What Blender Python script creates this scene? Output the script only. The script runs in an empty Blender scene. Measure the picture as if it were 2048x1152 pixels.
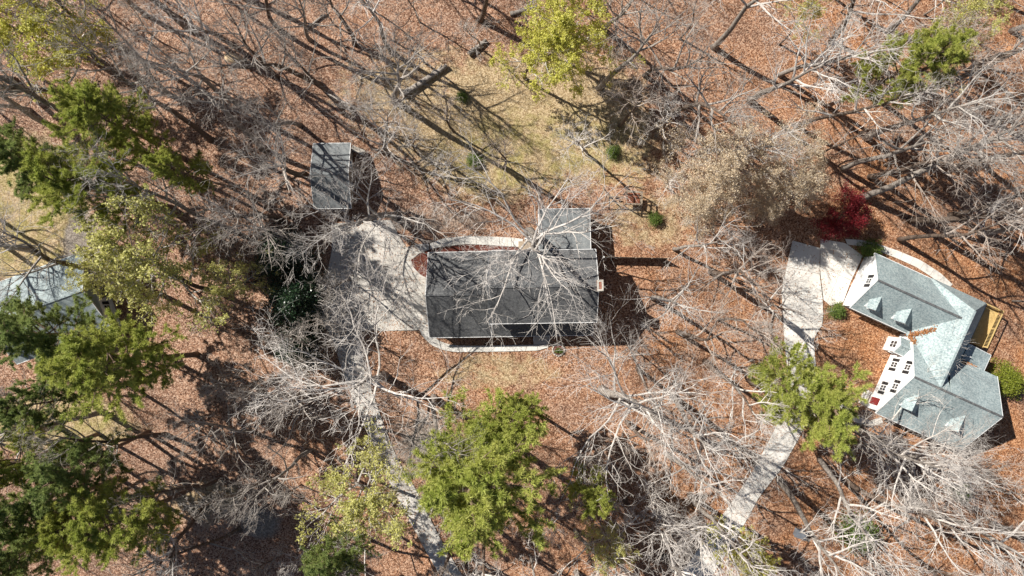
import bpy, math, random
import numpy as np
from mathutils import Vector, Matrix, noise
PI = math.pi
R = math.radians
sc = bpy.context.scene
COL = sc.collection

# ------------------------------------------------------------------ camera, sky, sun, exposure
CAM_H = 91.0                      # drone height in metres
PPM = 15.0                        # photograph pixels per metre on the ground
cam_d = bpy.data.cameras.new('camera'); cam = bpy.data.objects.new('camera', cam_d); COL.objects.link(cam)
cam.location = (0, 0, CAM_H); cam.rotation_euler = (0, 0, 0)
cam_d.angle = 2*math.atan(2048/PPM/2/CAM_H); cam_d.clip_start = 0.5; cam_d.clip_end = 5000
sc.camera = cam
SUN_EL, SUN_DIR = R(42), R(31)    # light travels right and down in the picture
w = bpy.data.worlds.new('World'); sc.world = w; w.use_nodes = True
nt = w.node_tree
bg = nt.nodes['Background']
sky = nt.nodes.new('ShaderNodeTexSky'); sky.sky_type = 'NISHITA'; sky.sun_disc = False
sky.air_density = .7; sky.dust_density = .3; sky.sun_elevation = SUN_EL; sky.sun_rotation = math.atan2(-math.cos(SUN_DIR), math.sin(SUN_DIR))
nt.links.new(sky.outputs[0], bg.inputs[0]); bg.inputs[1].default_value = 0.05
sd = bpy.data.lights.new('sun', 'SUN'); sun = bpy.data.objects.new('sun', sd); COL.objects.link(sun)
sd.energy = 5.0; sd.angle = R(0.53); sd.color = (1.0, 0.955, 0.88)
sun.location = (-60, 40, 80)
sun.rotation_euler = Vector((math.cos(SUN_DIR)*math.cos(SUN_EL), -math.sin(SUN_DIR)*math.cos(SUN_EL), -math.sin(SUN_EL))).to_track_quat('-Z', 'Y').to_euler()
sc.view_settings.view_transform = 'Standard'; sc.view_settings.look = 'None'
sc.view_settings.exposure = 0.7; sc.view_settings.gamma = 1.0
sc.cycles.max_bounces = 5; sc.cycles.diffuse_bounces = 2; sc.cycles.glossy_bounces = 2
sc.cycles.transmission_bounces = 3; sc.cycles.transparent_max_bounces = 4

# ------------------------------------------------------------------ small helpers
def P(px, py, h=0.0):
    """photograph pixel of a point known to be h metres above the ground -> world"""
    k = (CAM_H-h)/CAM_H
    return Vector(((px-1024)/PPM*k, (576-py)/PPM*k, h))

def link(o, parent=None):
    COL.objects.link(o)
    if parent is not None: o.parent = parent
    return o
def tag(o, label=None, cat=None, group=None, kind=None):
    if label: o['label'] = label
    if cat: o['category'] = cat
    if group: o['group'] = group
    if kind: o['kind'] = kind
    return o
def empty(name, loc=(0, 0, 0), rz=0.0):
    o = bpy.data.objects.new(name, None); o.empty_display_size = .3
    o.location = loc; o.rotation_euler = (0, 0, rz)
    return link(o)
class MB:
    """collects geometry for one mesh"""
    def __init__(s): s.v = []; s.f = []
    def add(s, vs, fs):
        b = len(s.v); s.v += [tuple(v) for v in vs]; s.f += [tuple(i+b for i in f) for f in fs]; return s
    def box(s, x0, x1, y0, y1, z0, z1):
        return s.add([(x0,y0,z0),(x1,y0,z0),(x1,y1,z0),(x0,y1,z0),(x0,y0,z1),(x1,y0,z1),(x1,y1,z1),(x0,y1,z1)],
                     [(3,2,1,0),(4,5,6,7),(0,1,5,4),(1,2,6,5),(2,3,7,6),(3,0,4,7)])
    def prism(s, poly, z0, z1):
        """vertical prism over a plan polygon [(x,y)..]; z1 may be a list of heights"""
        n = len(poly)
        a = sum(poly[i][0]*poly[(i+1)%n][1]-poly[(i+1)%n][0]*poly[i][1] for i in range(n))
        if a < 0:
            poly = poly[::-1]
            if isinstance(z1, (list, tuple)): z1 = z1[::-1]
            if isinstance(z0, (list, tuple)): z0 = z0[::-1]
        zt = z1 if isinstance(z1, (list, tuple)) else [z1]*n
        zb = z0 if isinstance(z0, (list, tuple)) else [z0]*n
        vs = [(p[0],p[1],zb[i]) for i,p in enumerate(poly)]+[(p[0],p[1],zt[i]) for i,p in enumerate(poly)]
        fs = [tuple(range(n-1,-1,-1)), tuple(range(n,2*n))]+[(i,(i+1)%n,n+(i+1)%n,n+i) for i in range(n)]
        return s.add(vs, fs)
    def slab(s, pts, t):
        """roof sheet: polygon of 3d points with thickness t downwards"""
        return s.prism([(p[0],p[1]) for p in pts], [p[2]-t for p in pts], [p[2] for p in pts])
    def beam(s, a, b, wd, ht):
        a = Vector(a); b = Vector(b); d = (b-a).normalized()
        up = Vector((0,0,1)) if abs(d.z) < .95 else Vector((1,0,0))
        sx = d.cross(up).normalized()*wd/2; uy = sx.cross(d).normalized()*ht/2
        vs = [a-sx-uy,a+sx-uy,a+sx+uy,a-sx+uy,b-sx-uy,b+sx-uy,b+sx+uy,b-sx+uy]
        return s.add(vs, [(3,2,1,0),(4,5,6,7),(0,1,5,4),(1,2,6,5),(2,3,7,6),(3,0,4,7)])
    def tube(s, pts, rad, n=8, cap=True):
        d = (Vector(pts[-1])-Vector(pts[0])).normalized()
        ref = Vector((0,0,1)) if abs(d.z) < .8 else Vector((1,0,0))
        b = len(s.v)
        for i, p in enumerate(pts):
            p = Vector(p); q = Vector(pts[min(i+1,len(pts)-1)])-Vector(pts[max(i-1,0)])
            q.normalize(); u = q.cross(ref).normalized(); v = q.cross(u)
            for k in range(n):
                a = 2*PI*k/n; s.v.append(tuple(p+(u*math.cos(a)+v*math.sin(a))*rad[i]))
        for i in range(len(pts)-1):
            for k in range(n):
                s.f.append((b+i*n+k, b+i*n+(k+1)%n, b+(i+1)*n+(k+1)%n, b+(i+1)*n+k))
        if cap:
            s.f.append(tuple(b+k for k in range(n-1,-1,-1))); s.f.append(tuple(b+(len(pts)-1)*n+k for k in range(n)))
        return s
    def mesh(s, name, mat=None, smooth=False):
        m = bpy.data.meshes.new(name); m.from_pydata(s.v, [], s.f); m.update()
        if mat is not None: m.materials.append(mat)
        if smooth: m.polygons.foreach_set('use_smooth', [True]*len(m.polygons))
        return m
    def build(s, name, mat, parent=None, smooth=False):
        return link(bpy.data.objects.new(name, s.mesh(name, mat, smooth)), parent)
def np_mesh(name, verts, faces, mat, smooth=False):
    m = bpy.data.meshes.new(name)
    nv, nf, k = len(verts), len(faces), faces.shape[1]
    m.vertices.add(nv); m.vertices.foreach_set('co', np.asarray(verts, dtype=np.float32).ravel())
    m.loops.add(nf*k); m.loops.foreach_set('vertex_index', np.asarray(faces, dtype=np.int32).ravel())
    m.polygons.add(nf); m.polygons.foreach_set('loop_start', np.arange(0, nf*k, k, dtype=np.int32))
    m.materials.append(mat); m.update(calc_edges=True)
    if smooth: m.polygons.foreach_set('use_smooth', [True]*nf)
    return m

# ------------------------------------------------------------------ materials
def mat_new(name):
    m = bpy.data.materials.new(name); m.use_nodes = True
    return m, m.node_tree.nodes, m.node_tree.links, m.node_tree.nodes['Principled BSDF']
def ramp(N, stops):
    r = N.new('ShaderNodeValToRGB'); e = r.color_ramp.elements
    while len(e) < len(stops): e.new(.5)
    for i, (p, c) in enumerate(stops): e[i].position = p; e[i].color = (*c, 1)
    return r
def noise_node(N, L, scale, detail=5, rough=.6, src=None, dist=0.0):
    n = N.new('ShaderNodeTexNoise'); n.inputs['Scale'].default_value = scale
    n.inputs['Detail'].default_value = detail; n.inputs['Roughness'].default_value = rough; n.inputs['Distortion'].default_value = dist
    if src is not None: L.new(src, n.inputs['Vector'])
    return n
def mixc(N, L, f, a, b, mode='MIX'):
    m = N.new('ShaderNodeMix'); m.data_type = 'RGBA'; m.blend_type = mode
    if hasattr(f, 'is_output'): L.new(f, m.inputs[0])
    else: m.inputs[0].default_value = f
    for s, i in ((a, 6), (b, 7)):
        if hasattr(s, 'is_output'): L.new(s, m.inputs[i])
        else: m.inputs[i].default_value = (*s, 1)
    return m.outputs[2]
def mth(N, L, op, a, b=0.0, clamp=False):
    m = N.new('ShaderNodeMath'); m.operation = op; m.use_clamp = clamp
    for s, i in ((a, 0), (b, 1)):
        if hasattr(s, 'is_output'): L.new(s, m.inputs[i])
        else: m.inputs[i].default_value = s
    return m.outputs[0]
def bump(N, L, bsdf, h, strength, dist):
    b = N.new('ShaderNodeBump'); b.inputs['Strength'].default_value = strength; b.inputs['Distance'].default_value = dist
    L.new(h, b.inputs['Height']); L.new(b.outputs[0], bsdf.inputs['Normal'])
def rough(b, r, s=.3):
    b.inputs['Roughness'].default_value = r; b.inputs['Specular IOR Level'].default_value = s

def speckle(name, stops, scale, big=None, bigscale=.3, bmp=.4, bd=.02, r=.9, voro=False, obj=True):
    """noise- or cell-coloured surface with an optional slow second tone"""
    m, N, L, b = mat_new(name)
    g = N.new('ShaderNodeTexCoord').outputs['Object'] if obj else N.new('ShaderNodeNewGeometry').outputs['Position']
    if voro:
        n = N.new('ShaderNodeTexVoronoi'); n.inputs['Scale'].default_value = scale; L.new(g, n.inputs['Vector'])
        s = N.new('ShaderNodeSeparateColor'); L.new(n.outputs['Color'], s.inputs[0]); v = s.outputs[0]
    else:
        v = noise_node(N, L, scale, 8, .7, g).outputs[0]
    rr = ramp(N, stops); L.new(v, rr.inputs[0]); c = rr.outputs[0]
    if big:
        n2 = noise_node(N, L, bigscale, 4, .6, g); r2 = ramp(N, [(.35, (0,0,0)), (.7, (1,1,1))]); L.new(n2.outputs[0], r2.inputs[0])
        c = mixc(N, L, r2.outputs[0], c, big)
    L.new(c, b.inputs['Base Color']); rough(b, r); bump(N, L, b, v, bmp, bd)
    return m
def bark(name, dark, light, sc_=3.0):
    m, N, L, b = mat_new(name)
    tc = N.new('ShaderNodeTexCoord').outputs['Object']; oi = N.new('ShaderNodeObjectInfo')
    n = noise_node(N, L, sc_, 6, .7, tc); rr = ramp(N, [(.32, dark), (.68, light)]); L.new(n.outputs[0], rr.inputs[0])
    hs = N.new('ShaderNodeHueSaturation'); L.new(rr.outputs[0], hs.inputs['Color'])
    L.new(mth(N, L, 'MULTIPLY_ADD', oi.outputs['Random'], .35), hs.inputs['Value'])
    hs.inputs['Value'].default_value = 1
    mm = hs.inputs['Value'].links[0].from_node; mm.inputs[2].default_value = .82
    L.new(hs.outputs[0], b.inputs['Base Color']); rough(b, .85, .25); bump(N, L, b, n.outputs[0], .5, .03)
    return m
def leafmat(name, stops, transl=.35, patch=None, pscale=.5, r=.55, spec=.3):
    m, N, L, b = mat_new(name)
    g = N.new('ShaderNodeNewGeometry'); rr = ramp(N, stops); L.new(g.outputs['Random Per Island'], rr.inputs[0])
    c = rr.outputs[0]
    if patch:
        tc = N.new('ShaderNodeTexCoord').outputs['Object']; n = noise_node(N, L, pscale, 3, .6, tc)
        r2 = ramp(N, [(.4, (0,0,0)), (.65, (1,1,1))]); L.new(n.outputs[0], r2.inputs[0]); c = mixc(N, L, r2.outputs[0], c, patch)
    L.new(c, b.inputs['Base Color']); rough(b, r, spec)
    t = N.new('ShaderNodeBsdfTranslucent'); L.new(c, t.inputs[0]); mx = N.new('ShaderNodeMixShader'); mx.inputs[0].default_value = transl
    L.new(b.outputs[0], mx.inputs[1]); L.new(t.outputs[0], mx.inputs[2]); L.new(mx.outputs[0], N['Material Output'].inputs[0])
    return m
def shingle(name, cs, course=.16, big=None):
    m, N, L, b = mat_new(name)
    uv = N.new('ShaderNodeTexCoord').outputs['Object']
    mp = N.new('ShaderNodeMapping'); L.new(uv, mp.inputs[0])
    br = N.new('ShaderNodeTexBrick'); L.new(mp.outputs[0], br.inputs['Vector'])
    br.inputs['Scale'].default_value = 1; br.inputs['Brick Width'].default_value = .32; br.inputs['Row Height'].default_value = course
    br.inputs['Mortar Size'].default_value = .008; br.inputs['Mortar'].default_value = (*[v*.5 for v in cs[0]], 1)
    br.inputs['Color1'].default_value = (*cs[0], 1); br.inputs['Color2'].default_value = (*cs[1], 1)
    n = noise_node(N, L, 4.5, 8, .8, uv); n2 = noise_node(N, L, .35, 3, .6, uv)
    rs_ = ramp(N, [(.4,(0,0,0)),(.62,(1,1,1))]); L.new(n.outputs[0], rs_.inputs[0]); c = mixc(N, L, rs_.outputs[0], br.outputs[0], cs[2])
    r2 = ramp(N, [(.35, (.78,.78,.78)), (.7, (1.12,1.12,1.1))]); L.new(n2.outputs[0], r2.inputs[0])
    c = mixc(N, L, 1.0, c, r2.outputs[0], 'MULTIPLY')
    L.new(c, b.inputs['Base Color']); rough(b, .85, .3); bump(N, L, b, n.outputs[0], .5, .03)
    return m
M = {}
M['concrete'] = speckle('concrete', [(.25,(.42,.39,.35)),(.5,(.56,.53,.485)),(.8,(.66,.63,.58))], 5, (.44,.405,.355), .22, .25, .01, .85, obj=False)
M['concrete_dirt'] = speckle('joint_dirt', [(.3,(.09,.07,.05)),(.7,(.2,.16,.12))], 8, obj=False)
M['concrete_pale'] = speckle('pale_concrete', [(.25,(.54,.51,.465)),(.5,(.67,.645,.60)),(.8,(.75,.73,.69))], 5, (.57,.54,.485), .3, .25, .01, .85, obj=False)
M['mulch'] = speckle('red_mulch', [(.2,(.05,.016,.011)),(.5,(.125,.036,.024)),(.8,(.21,.07,.045))], 9, None, 1, .9, .06, obj=False)
M['roof_dark'] = shingle('charcoal_shingles', [(.06,.062,.068),(.09,.093,.1),(.17,.172,.172)])
M['roof_shed'] = shingle('grey_shingles', [(.14,.155,.165),(.19,.205,.215),(.24,.25,.25)])
M['roof_blue'] = shingle('blue_grey_shingles', [(.16,.22,.24),(.24,.31,.33),(.46,.52,.515)])
M['roof_pale'] = shingle('pale_shingles', [(.24,.30,.32),(.3,.36,.375),(.38,.43,.43)])
M['roof_brown'] = shingle('brown_shingles', [(.11,.085,.075),(.15,.12,.11),(.18,.15,.135)])
M['white'] = speckle('white_paint', [(.3,(.74,.74,.73)),(.7,(.82,.82,.81))], 2, None, 1, .1, .005, .55)
M['siding'] = speckle('white_siding', [(.3,(.70,.70,.69)),(.7,(.80,.80,.79))], 1.5, None, 1, .1, .005, .6)
M['siding_grey'] = speckle('grey_siding', [(.3,(.28,.28,.27)),(.7,(.36,.36,.35))], 1.5, None, 1, .1, .005, .7)
M['brick'] = speckle('red_brick', [(.3,(.22,.075,.045)),(.7,(.36,.14,.08))], 12, None, 1, .4, .01)
M['shutter'] = speckle('black_shutter_paint', [(.3,(.018,.018,.02)),(.7,(.03,.03,.032))], 3, None, 1, .1, .004, .5)
M['red_door'] = speckle('red_door_paint', [(.3,(.16,.015,.015)),(.7,(.22,.022,.02))], 3, None, 1, .1, .004, .45)
M['wood'] = speckle('weathered_wood', [(.3,(.22,.17,.12)),(.7,(.42,.34,.26))], 5, None, 1, .5, .01)
M['deckwood'] = speckle('yellow_deck_wood', [(.3,(.42,.28,.10)),(.7,(.62,.45,.2))], 4, None, 1, .3, .01)
M['stone'] = speckle('pale_stone', [(.3,(.35,.31,.26)),(.7,(.58,.54,.48))], 4, None, 1, .5, .02)
M['cutwood'] = speckle('cut_wood', [(.3,(.42,.29,.17)),(.7,(.62,.48,.31))], 6, None, 1, .4, .02)
M['metal'] = speckle('grey_metal', [(.3,(.1,.11,.125)),(.7,(.17,.18,.2))], 3, None, 1, .1, .004, .5)
M['needle_litter'] = speckle('fallen_leaves', [(.25,(.16,.06,.025)),(.5,(.36,.15,.06)),(.8,(.48,.24,.11))], 8, None, 1, .8, .05)
m, N, L, b = mat_new('window_glass'); b.inputs['Base Color'].default_value = (.03,.035,.04,1); rough(b, .08, .6); M['glass'] = m
M['bark'] = bark('grey_bark', (.12,.10,.084), (.38,.34,.30))
M['bark_pale'] = bark('pale_twig_bark', (.36,.32,.285), (.68,.635,.585), 2.0)
M['bark_twig_shaded'] = bark('shaded_twig_bark', (.21,.18,.155), (.45,.405,.36), 2.0)  # darker copy of the twig bark, shade of unlit sides painted in
M['bark_dark'] = bark('brown_bark', (.06,.042,.032), (.18,.135,.105))
M['bark_twig_brown'] = bark('brown_twig_bark', (.22,.175,.145), (.46,.395,.34), 2.0)
M['bark_pine'] = bark('pine_bark', (.10,.065,.045), (.27,.19,.14))
M['needle'] = leafmat('pine_needles', [(0,(.22,.28,.045)),(.5,(.40,.46,.09)),(1,(.60,.62,.18))], .42, (.52,.53,.14), .5)
M['needle_dark'] = leafmat('dark_pine_needles', [(0,(.13,.2,.06)),(.5,(.25,.33,.11)),(1,(.42,.48,.18))], .42, (.36,.41,.13), .5)
M['newleaf'] = leafmat('new_yellow_leaves', [(0,(.42,.42,.06)),(.5,(.62,.60,.12)),(1,(.76,.71,.22))], .4)
M['oliveleaf'] = leafmat('olive_new_leaves', [(0,(.36,.36,.09)),(.5,(.54,.52,.16)),(1,(.7,.66,.28))], .4)
M['beechleaf'] = leafmat('pale_dry_leaves', [(0,(.42,.31,.2)),(.5,(.6,.48,.33)),(1,(.74,.64,.47))], .35)
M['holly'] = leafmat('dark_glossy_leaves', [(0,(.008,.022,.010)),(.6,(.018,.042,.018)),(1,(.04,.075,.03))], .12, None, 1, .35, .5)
M['redleaf'] = leafmat('red_maple_leaves', [(0,(.10,.008,.012)),(.5,(.22,.018,.025)),(1,(.33,.04,.045))], .4)
M['shrubleaf'] = leafmat('green_shrub_leaves', [(0,(.06,.11,.02)),(.5,(.12,.19,.035)),(1,(.22,.28,.06))], .3)
M['bushleaf'] = leafmat('yellow_green_bush_leaves', [(0,(.12,.15,.012)),(.5,(.21,.25,.025)),(1,(.32,.34,.05))], .3)

# ------------------------------------------------------------------ ground
def ell(x, y, px, py, rx, ry):
    c = P(px, py); return 1-math.hypot((x-c.x)/(rx/PPM), (y-c.y)/(ry/PPM))
def sm(a, b, v):
    t = min(1, max(0, (v-a)/(b-a))); return t*t*(3-2*t)
def ground_mat():
    m, N, L, b = mat_new('leaf_litter_and_lawn')
    g = N.new('ShaderNodeNewGeometry').outputs['Position']
    def att(n):
        a = N.new('ShaderNodeAttribute'); a.attribute_name = n; return a.outputs['Fac']
    warp = noise_node(N, L, 3, 3, .6, g)
    vm = N.new('ShaderNodeVectorMath'); vm.operation = 'MULTIPLY_ADD'; L.new(warp.outputs['Color'], vm.inputs[0]); vm.inputs[1].default_value = (.12,.12,.12); L.new(g, vm.inputs[2])
    vo = N.new('ShaderNodeTexVoronoi'); vo.inputs['Scale'].default_value = 8.5; L.new(vm.outputs[0], vo.inputs['Vector'])
    se = N.new('ShaderNodeSeparateColor'); L.new(vo.outputs['Color'], se.inputs[0])
    fine = noise_node(N, L, 2.2, 10, .78, g)
    v = mth(N, L, 'ADD', mth(N, L, 'MULTIPLY', se.outputs[0], .5), mth(N, L, 'MULTIPLY', fine.outputs[0], .5))
    r1 = ramp(N, [(.24,(.07,.035,.022)),(.38,(.21,.108,.066)),(.54,(.365,.20,.125)),(.72,(.58,.40,.29))]); L.new(v, r1.inputs[0])
    r1b = ramp(N, [(.24,(.09,.036,.016)),(.38,(.25,.105,.046)),(.56,(.41,.19,.088)),(.74,(.58,.34,.19))]); L.new(v, r1b.inputs[0])
    litter = mixc(N, L, att('orange'), r1.outputs[0], r1b.outputs[0])
    bigp = noise_node(N, L, .16, 5, .65, g); rb = ramp(N, [(.38,(0,0,0)),(.66,(1,1,1))]); L.new(bigp.outputs[0], rb.inputs[0])
    r1c = ramp(N, [(.24,(.065,.035,.025)),(.5,(.22,.13,.09)),(.75,(.46,.33,.25))]); L.new(v, r1c.inputs[0])
    litter = mixc(N, L, mth(N, L, 'MULTIPLY', rb.outputs[0], .75), litter, r1c.outputs[0])
    r2 = ramp(N, [(.22,(.19,.125,.065)),(.45,(.36,.26,.145)),(.72,(.56,.44,.28))]); L.new(v, r2.inputs[0])
    r3 = ramp(N, [(.22,(.15,.12,.045)),(.45,(.275,.225,.085)),(.72,(.43,.36,.17))]); L.new(v, r3.inputs[0])
    mo = noise_node(N, L, .45, 5, .65, g); rm = ramp(N, [(.42,(0,0,0)),(.6,(1,1,1))]); L.new(mo.outputs[0], rm.inputs[0])
    lawn = mixc(N, L, mth(N, L, 'MULTIPLY', rm.outputs[0], att('moss')), r2.outputs[0], r3.outputs[0])
    edge = noise_node(N, L, .55, 8, .72, g)
    lf = mth(N, L, 'ADD', att('lawn'), mth(N, L, 'MULTIPLY', mth(N, L, 'SUBTRACT', edge.outputs[0], .5), 2.2))
    rl = ramp(N, [(.28,(0,0,0)),(.78,(1,1,1))]); L.new(lf, rl.inputs[0])
    c = mixc(N, L, rl.outputs[0], litter, lawn)
    rd = ramp(N, [(.2,(.15,.12,.10)),(.5,(.27,.23,.19)),(.8,(.4,.35,.3))]); L.new(v, rd.inputs[0])
    df = mth(N, L, 'ADD', att('bare'), mth(N, L, 'MULTIPLY', mth(N, L, 'SUBTRACT', edge.outputs[0], .5), 1.2))
    rdf = ramp(N, [(.3,(0,0,0)),(.75,(1,1,1))]); L.new(df, rdf.inputs[0])
    c = mixc(N, L, rdf.outputs[0], c, rd.outputs[0])
    L.new(c, b.inputs['Base Color']); rough(b, .92, .15); bump(N, L, b, v, .9, .09)
    return m
xs = [-2500,-900,-400,-200,-130]+list(np.arange(-100,100.1,1.0))+[130,200,400,900,2500]
ys = [-2500,-900,-400,-200,-110]+list(np.arange(-75,75.1,1.0))+[110,200,400,900,2500]
gv = []; lawn_a = []; moss_a = []; or_a = []; bare_a = []
for y in ys:
    for x in xs:
        n = noise.noise(Vector((x*.11, y*.11, 3.1)))
        gv.append((x, y, -.06+.05*n))
        q = .25*noise.noise(Vector((x*.07, y*.07, 9)))
        back = ell(x,y,1060,250,330,190); back2 = ell(x,y,900,190,260,120); front = ell(x,y,1010,742,170,50); side = ell(x,y,1290,440,120,60)
        left = ell(x,y,60,430,150,170); left2 = ell(x,y,110,850,200,70); ll = ell(x,y,420,1000,120,60)
        lawn_a.append(min(1, max(0, max(sm(-.1,.5,back+q), .75*sm(-.1,.6,back2+q), .62*sm(-.1,.6,front+q), .6*sm(-.1,.5,side+q), sm(-.1,.4,left+q), sm(-.1,.4,left2+q), .6*sm(-.1,.5,ll+q)))))
        moss_a.append(max(sm(-.1,.5,ell(x,y,1090,320,260,130)), sm(0,.4,left), .9*sm(0,.4,left2)))
        or_a.append(min(1, max(0, .42+.012*x-.006*y+q)))
        bare_a.append(max(.7*sm(-.1,.9,ell(x,y,845,880,95,110)+q), .55*sm(0,.4,ell(x,y,880,440,150,40)), .8*sm(0,.5,ell(x,y,520,1045,60,45)), .9*sm(0,.4,ell(x,y,165,490,50,90))))
nx = len(xs); gf = [(j*nx+i, j*nx+i+1, (j+1)*nx+i+1, (j+1)*nx+i) for j in range(len(ys)-1) for i in range(nx-1)]
gm = bpy.data.meshes.new('ground'); gm.from_pydata(gv, [], gf); gm.update(); gm.materials.append(ground_mat())
for nm, arr in (('lawn',lawn_a),('moss',moss_a),('orange',or_a),('bare',bare_a)):
    a = gm.attributes.new(nm, 'FLOAT', 'POINT'); a.data.foreach_set('value', arr)
tag(link(bpy.data.objects.new('ground', gm)), kind='structure')

# ------------------------------------------------------------------ paving
def clip_half(poly, a, b, c):
    """keep a*x+b*y<=c"""
    out = []
    for i in range(len(poly)):
        p, q = poly[i], poly[(i+1)%len(poly)]
        dp, dq = a*p[0]+b*p[1]-c, a*q[0]+b*q[1]-c
        if dp <= 0: out.append(p)
        if dp*dq < 0:
            t = dp/(dp-dq); out.append((p[0]+t*(q[0]-p[0]), p[1]+t*(q[1]-p[1])))
    return out
def area(p): return abs(sum(p[i][0]*p[(i+1)%len(p)][1]-p[(i+1)%len(p)][0]*p[i][1] for i in range(len(p))))/2
random.seed(4)
def slab_obj(poly, top, mat, parent):
    if len(poly) < 3 or area(poly) < .05: return
    z = top+random.uniform(-.006,.006)
    MB().prism(poly, -.2, z).build('slab', mat, parent)
def strip_pave(name, label, left, right, step, mat, top=.07, gap=.022):
    """a drive or walk between two edges (pixel polylines), cut into slabs across its length"""
    def resamp(pl, ts):
        pl = [P(*q) for q in pl]; d = [0]
        for i in range(1,len(pl)): d.append(d[-1]+(pl[i]-pl[i-1]).length)
        res = []
        for t in ts:
            s = t*d[-1]; i = 0
            while i < len(d)-2 and d[i+1] < s: i += 1
            u = (s-d[i])/max(1e-6, d[i+1]-d[i]); res.append(pl[i].lerp(pl[i+1], u))
        return res, d[-1]
    _, ln = resamp(left, [0, 1]); n = max(1, round(ln/step)); sub = 3
    ts = [i/(n*sub) for i in range(n*sub+1)]
    A, _ = resamp(left, ts); B, _ = resamp(right, ts)
    base = MB().prism([(p.x,p.y) for p in A]+[(p.x,p.y) for p in B[::-1]], -.25, .02).build(name, M['concrete_dirt'])
    tag(base, label, kind='structure')
    for i in range(n):
        a = A[i*sub:i*sub+sub+1]; bb = B[i*sub:i*sub+sub+1]
        dA = (a[-1]-a[0]).normalized()*gap; dB = (bb[-1]-bb[0]).normalized()*gap
        a = [a[0]+dA]+a[1:-1]+[a[-1]-dA]; bb = [bb[0]+dB]+bb[1:-1]+[bb[-1]-dB]
        slab_obj([(p.x,p.y) for p in a]+[(p.x,p.y) for p in bb[::-1]], top, mat, base)
    return base
def grid_pave(name, label, pix, cell, ang, mat, top=.07, gap=.02):
    poly = [(P(*q).x, P(*q).y) for q in pix]
    base = MB().prism(poly, -.25, .02).build(name, M['concrete_dirt']); tag(base, label, kind='structure')
    ca, sa = math.cos(ang), math.sin(ang)
    us = [p[0]*ca+p[1]*sa for p in poly]; vs = [-p[0]*sa+p[1]*ca for p in poly]
    u = min(us)
    while u < max(us):
        v = min(vs)
        while v < max(vs):
            q = clip_half(poly, -ca, -sa, -(u+gap)); q = clip_half(q, ca, sa, u+cell-gap) if len(q) > 2 else q
            q = clip_half(q, sa, -ca, -(v+gap)) if len(q) > 2 else q; q = clip_half(q, -sa, ca, v+cell-gap) if len(q) > 2 else q
            slab_obj(q, top, mat, base); v += cell
        u += cell
    return base
grid_pave('parking_pad', 'broad pale concrete pad beside the charcoal-roofed house',
    [(664,447),(781,440),(797,470),(812,494),(832,489),(858,487),(858,499),(838,507),(822,520),(828,536),(842,550),(861,559),(861,660),(720,662),(690,690),(655,660),(625,640),(618,600),(640,566),(655,545),(664,500)], 4.3, R(1), M['concrete'])
strip_pave('driveway', 'concrete driveway leading down from the pad',
    [(657,662),(672,700),(690,760),(722,835),(765,936),(806,1018),(848,1095),(885,1160),(905,1200)], [(722,664),(722,700),(738,765),(764,840),(796,922),(829,974),(883,1082),(930,1160),(950,1200)], 4.0, M['concrete'])
strip_pave('back_path', 'pale curved concrete path behind the charcoal-roofed house',
    [(860,487),(885,477),(930,472),(980,473),(1020,475),(1046,478)], [(860,498),(888,493),(930,488),(980,490),(1020,493),(1046,494)], 1.6, M['concrete_pale'])
strip_pave('front_path', 'pale curved concrete path along the front of the charcoal-roofed house',
    [(838,659),(846,674),(864,691),(886,700),(911,704),(960,703.5),(1020,702.5),(1076,701),(1096,694.5)], [(859,661),(867,673),(881,683),(900,689),(920,691.5),(960,691.5),(1020,690.5),(1076,689.5),(1096,689)], 1.6, M['concrete_pale'])
strip_pave('neighbour_driveway', 'pale concrete driveway of the white house',
    [(1585,481),(1574,530),(1563,579),(1566,630),(1568,681),(1575,740),(1572,800),(1552,853),(1510,936),(1458,1012),(1410,1080),(1361,1148),(1320,1200)],
    [(1640,496),(1638,540),(1645,600),(1646,647),(1626,676),(1632,740),(1628,810),(1599,873),(1566,932),(1517,995),(1475,1072),(1423,1152),(1390,1200)], 3.6, M['concrete_pale'])
grid_pave('neighbour_parking_pad', 'pale concrete turning pad before the white garage gable',
    [(1641,478),(1690,486),(1725,512),(1700,565),(1686,604),(1660,611),(1647,600),(1640,540)], 4.2, R(-24), M['concrete_pale'])
strip_pave('neighbour_back_path', 'pale concrete path behind the white house',
    [(1690,478),(1722,480),(1753,487),(1797,502),(1840,520),(1879,545),(1905,569)], [(1694,489),(1722,492),(1748,499),(1790,515),(1832,534),(1866,556),(1890,582)], 1.6, M['concrete_pale'])
strip_pave('neighbour_front_path', 'pale concrete path curving to the red front door',
    [(1606,834),(1640,812),(1672,800),(1694,808),(1715,832),(1738,842),(1762,834)], [(1610,846),(1645,824),(1672,813),(1686,818),(1708,843),(1740,854),(1766,845)], 1.6, M['concrete_pale'])
tag(MB().prism([(P(*q).x,P(*q).y) for q in [(862,499),(842,507),(822,520),(828,536),(842,550),(862,560)]], -.2, .085).build('mulch_bed', M['mulch']), 'fan-shaped bed of red mulch at the corner of the charcoal-roofed house', kind='structure')
tag(MB().prism([(P(*q).x,P(*q).y) for q in [(872,496.5),(930,489.5),(980,491.5),(1040,495),(1046,510),(870,510)]], -.2, .08).build('mulch_bed', M['mulch']), 'strip of red mulch between back path and house wall', kind='structure')

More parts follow.
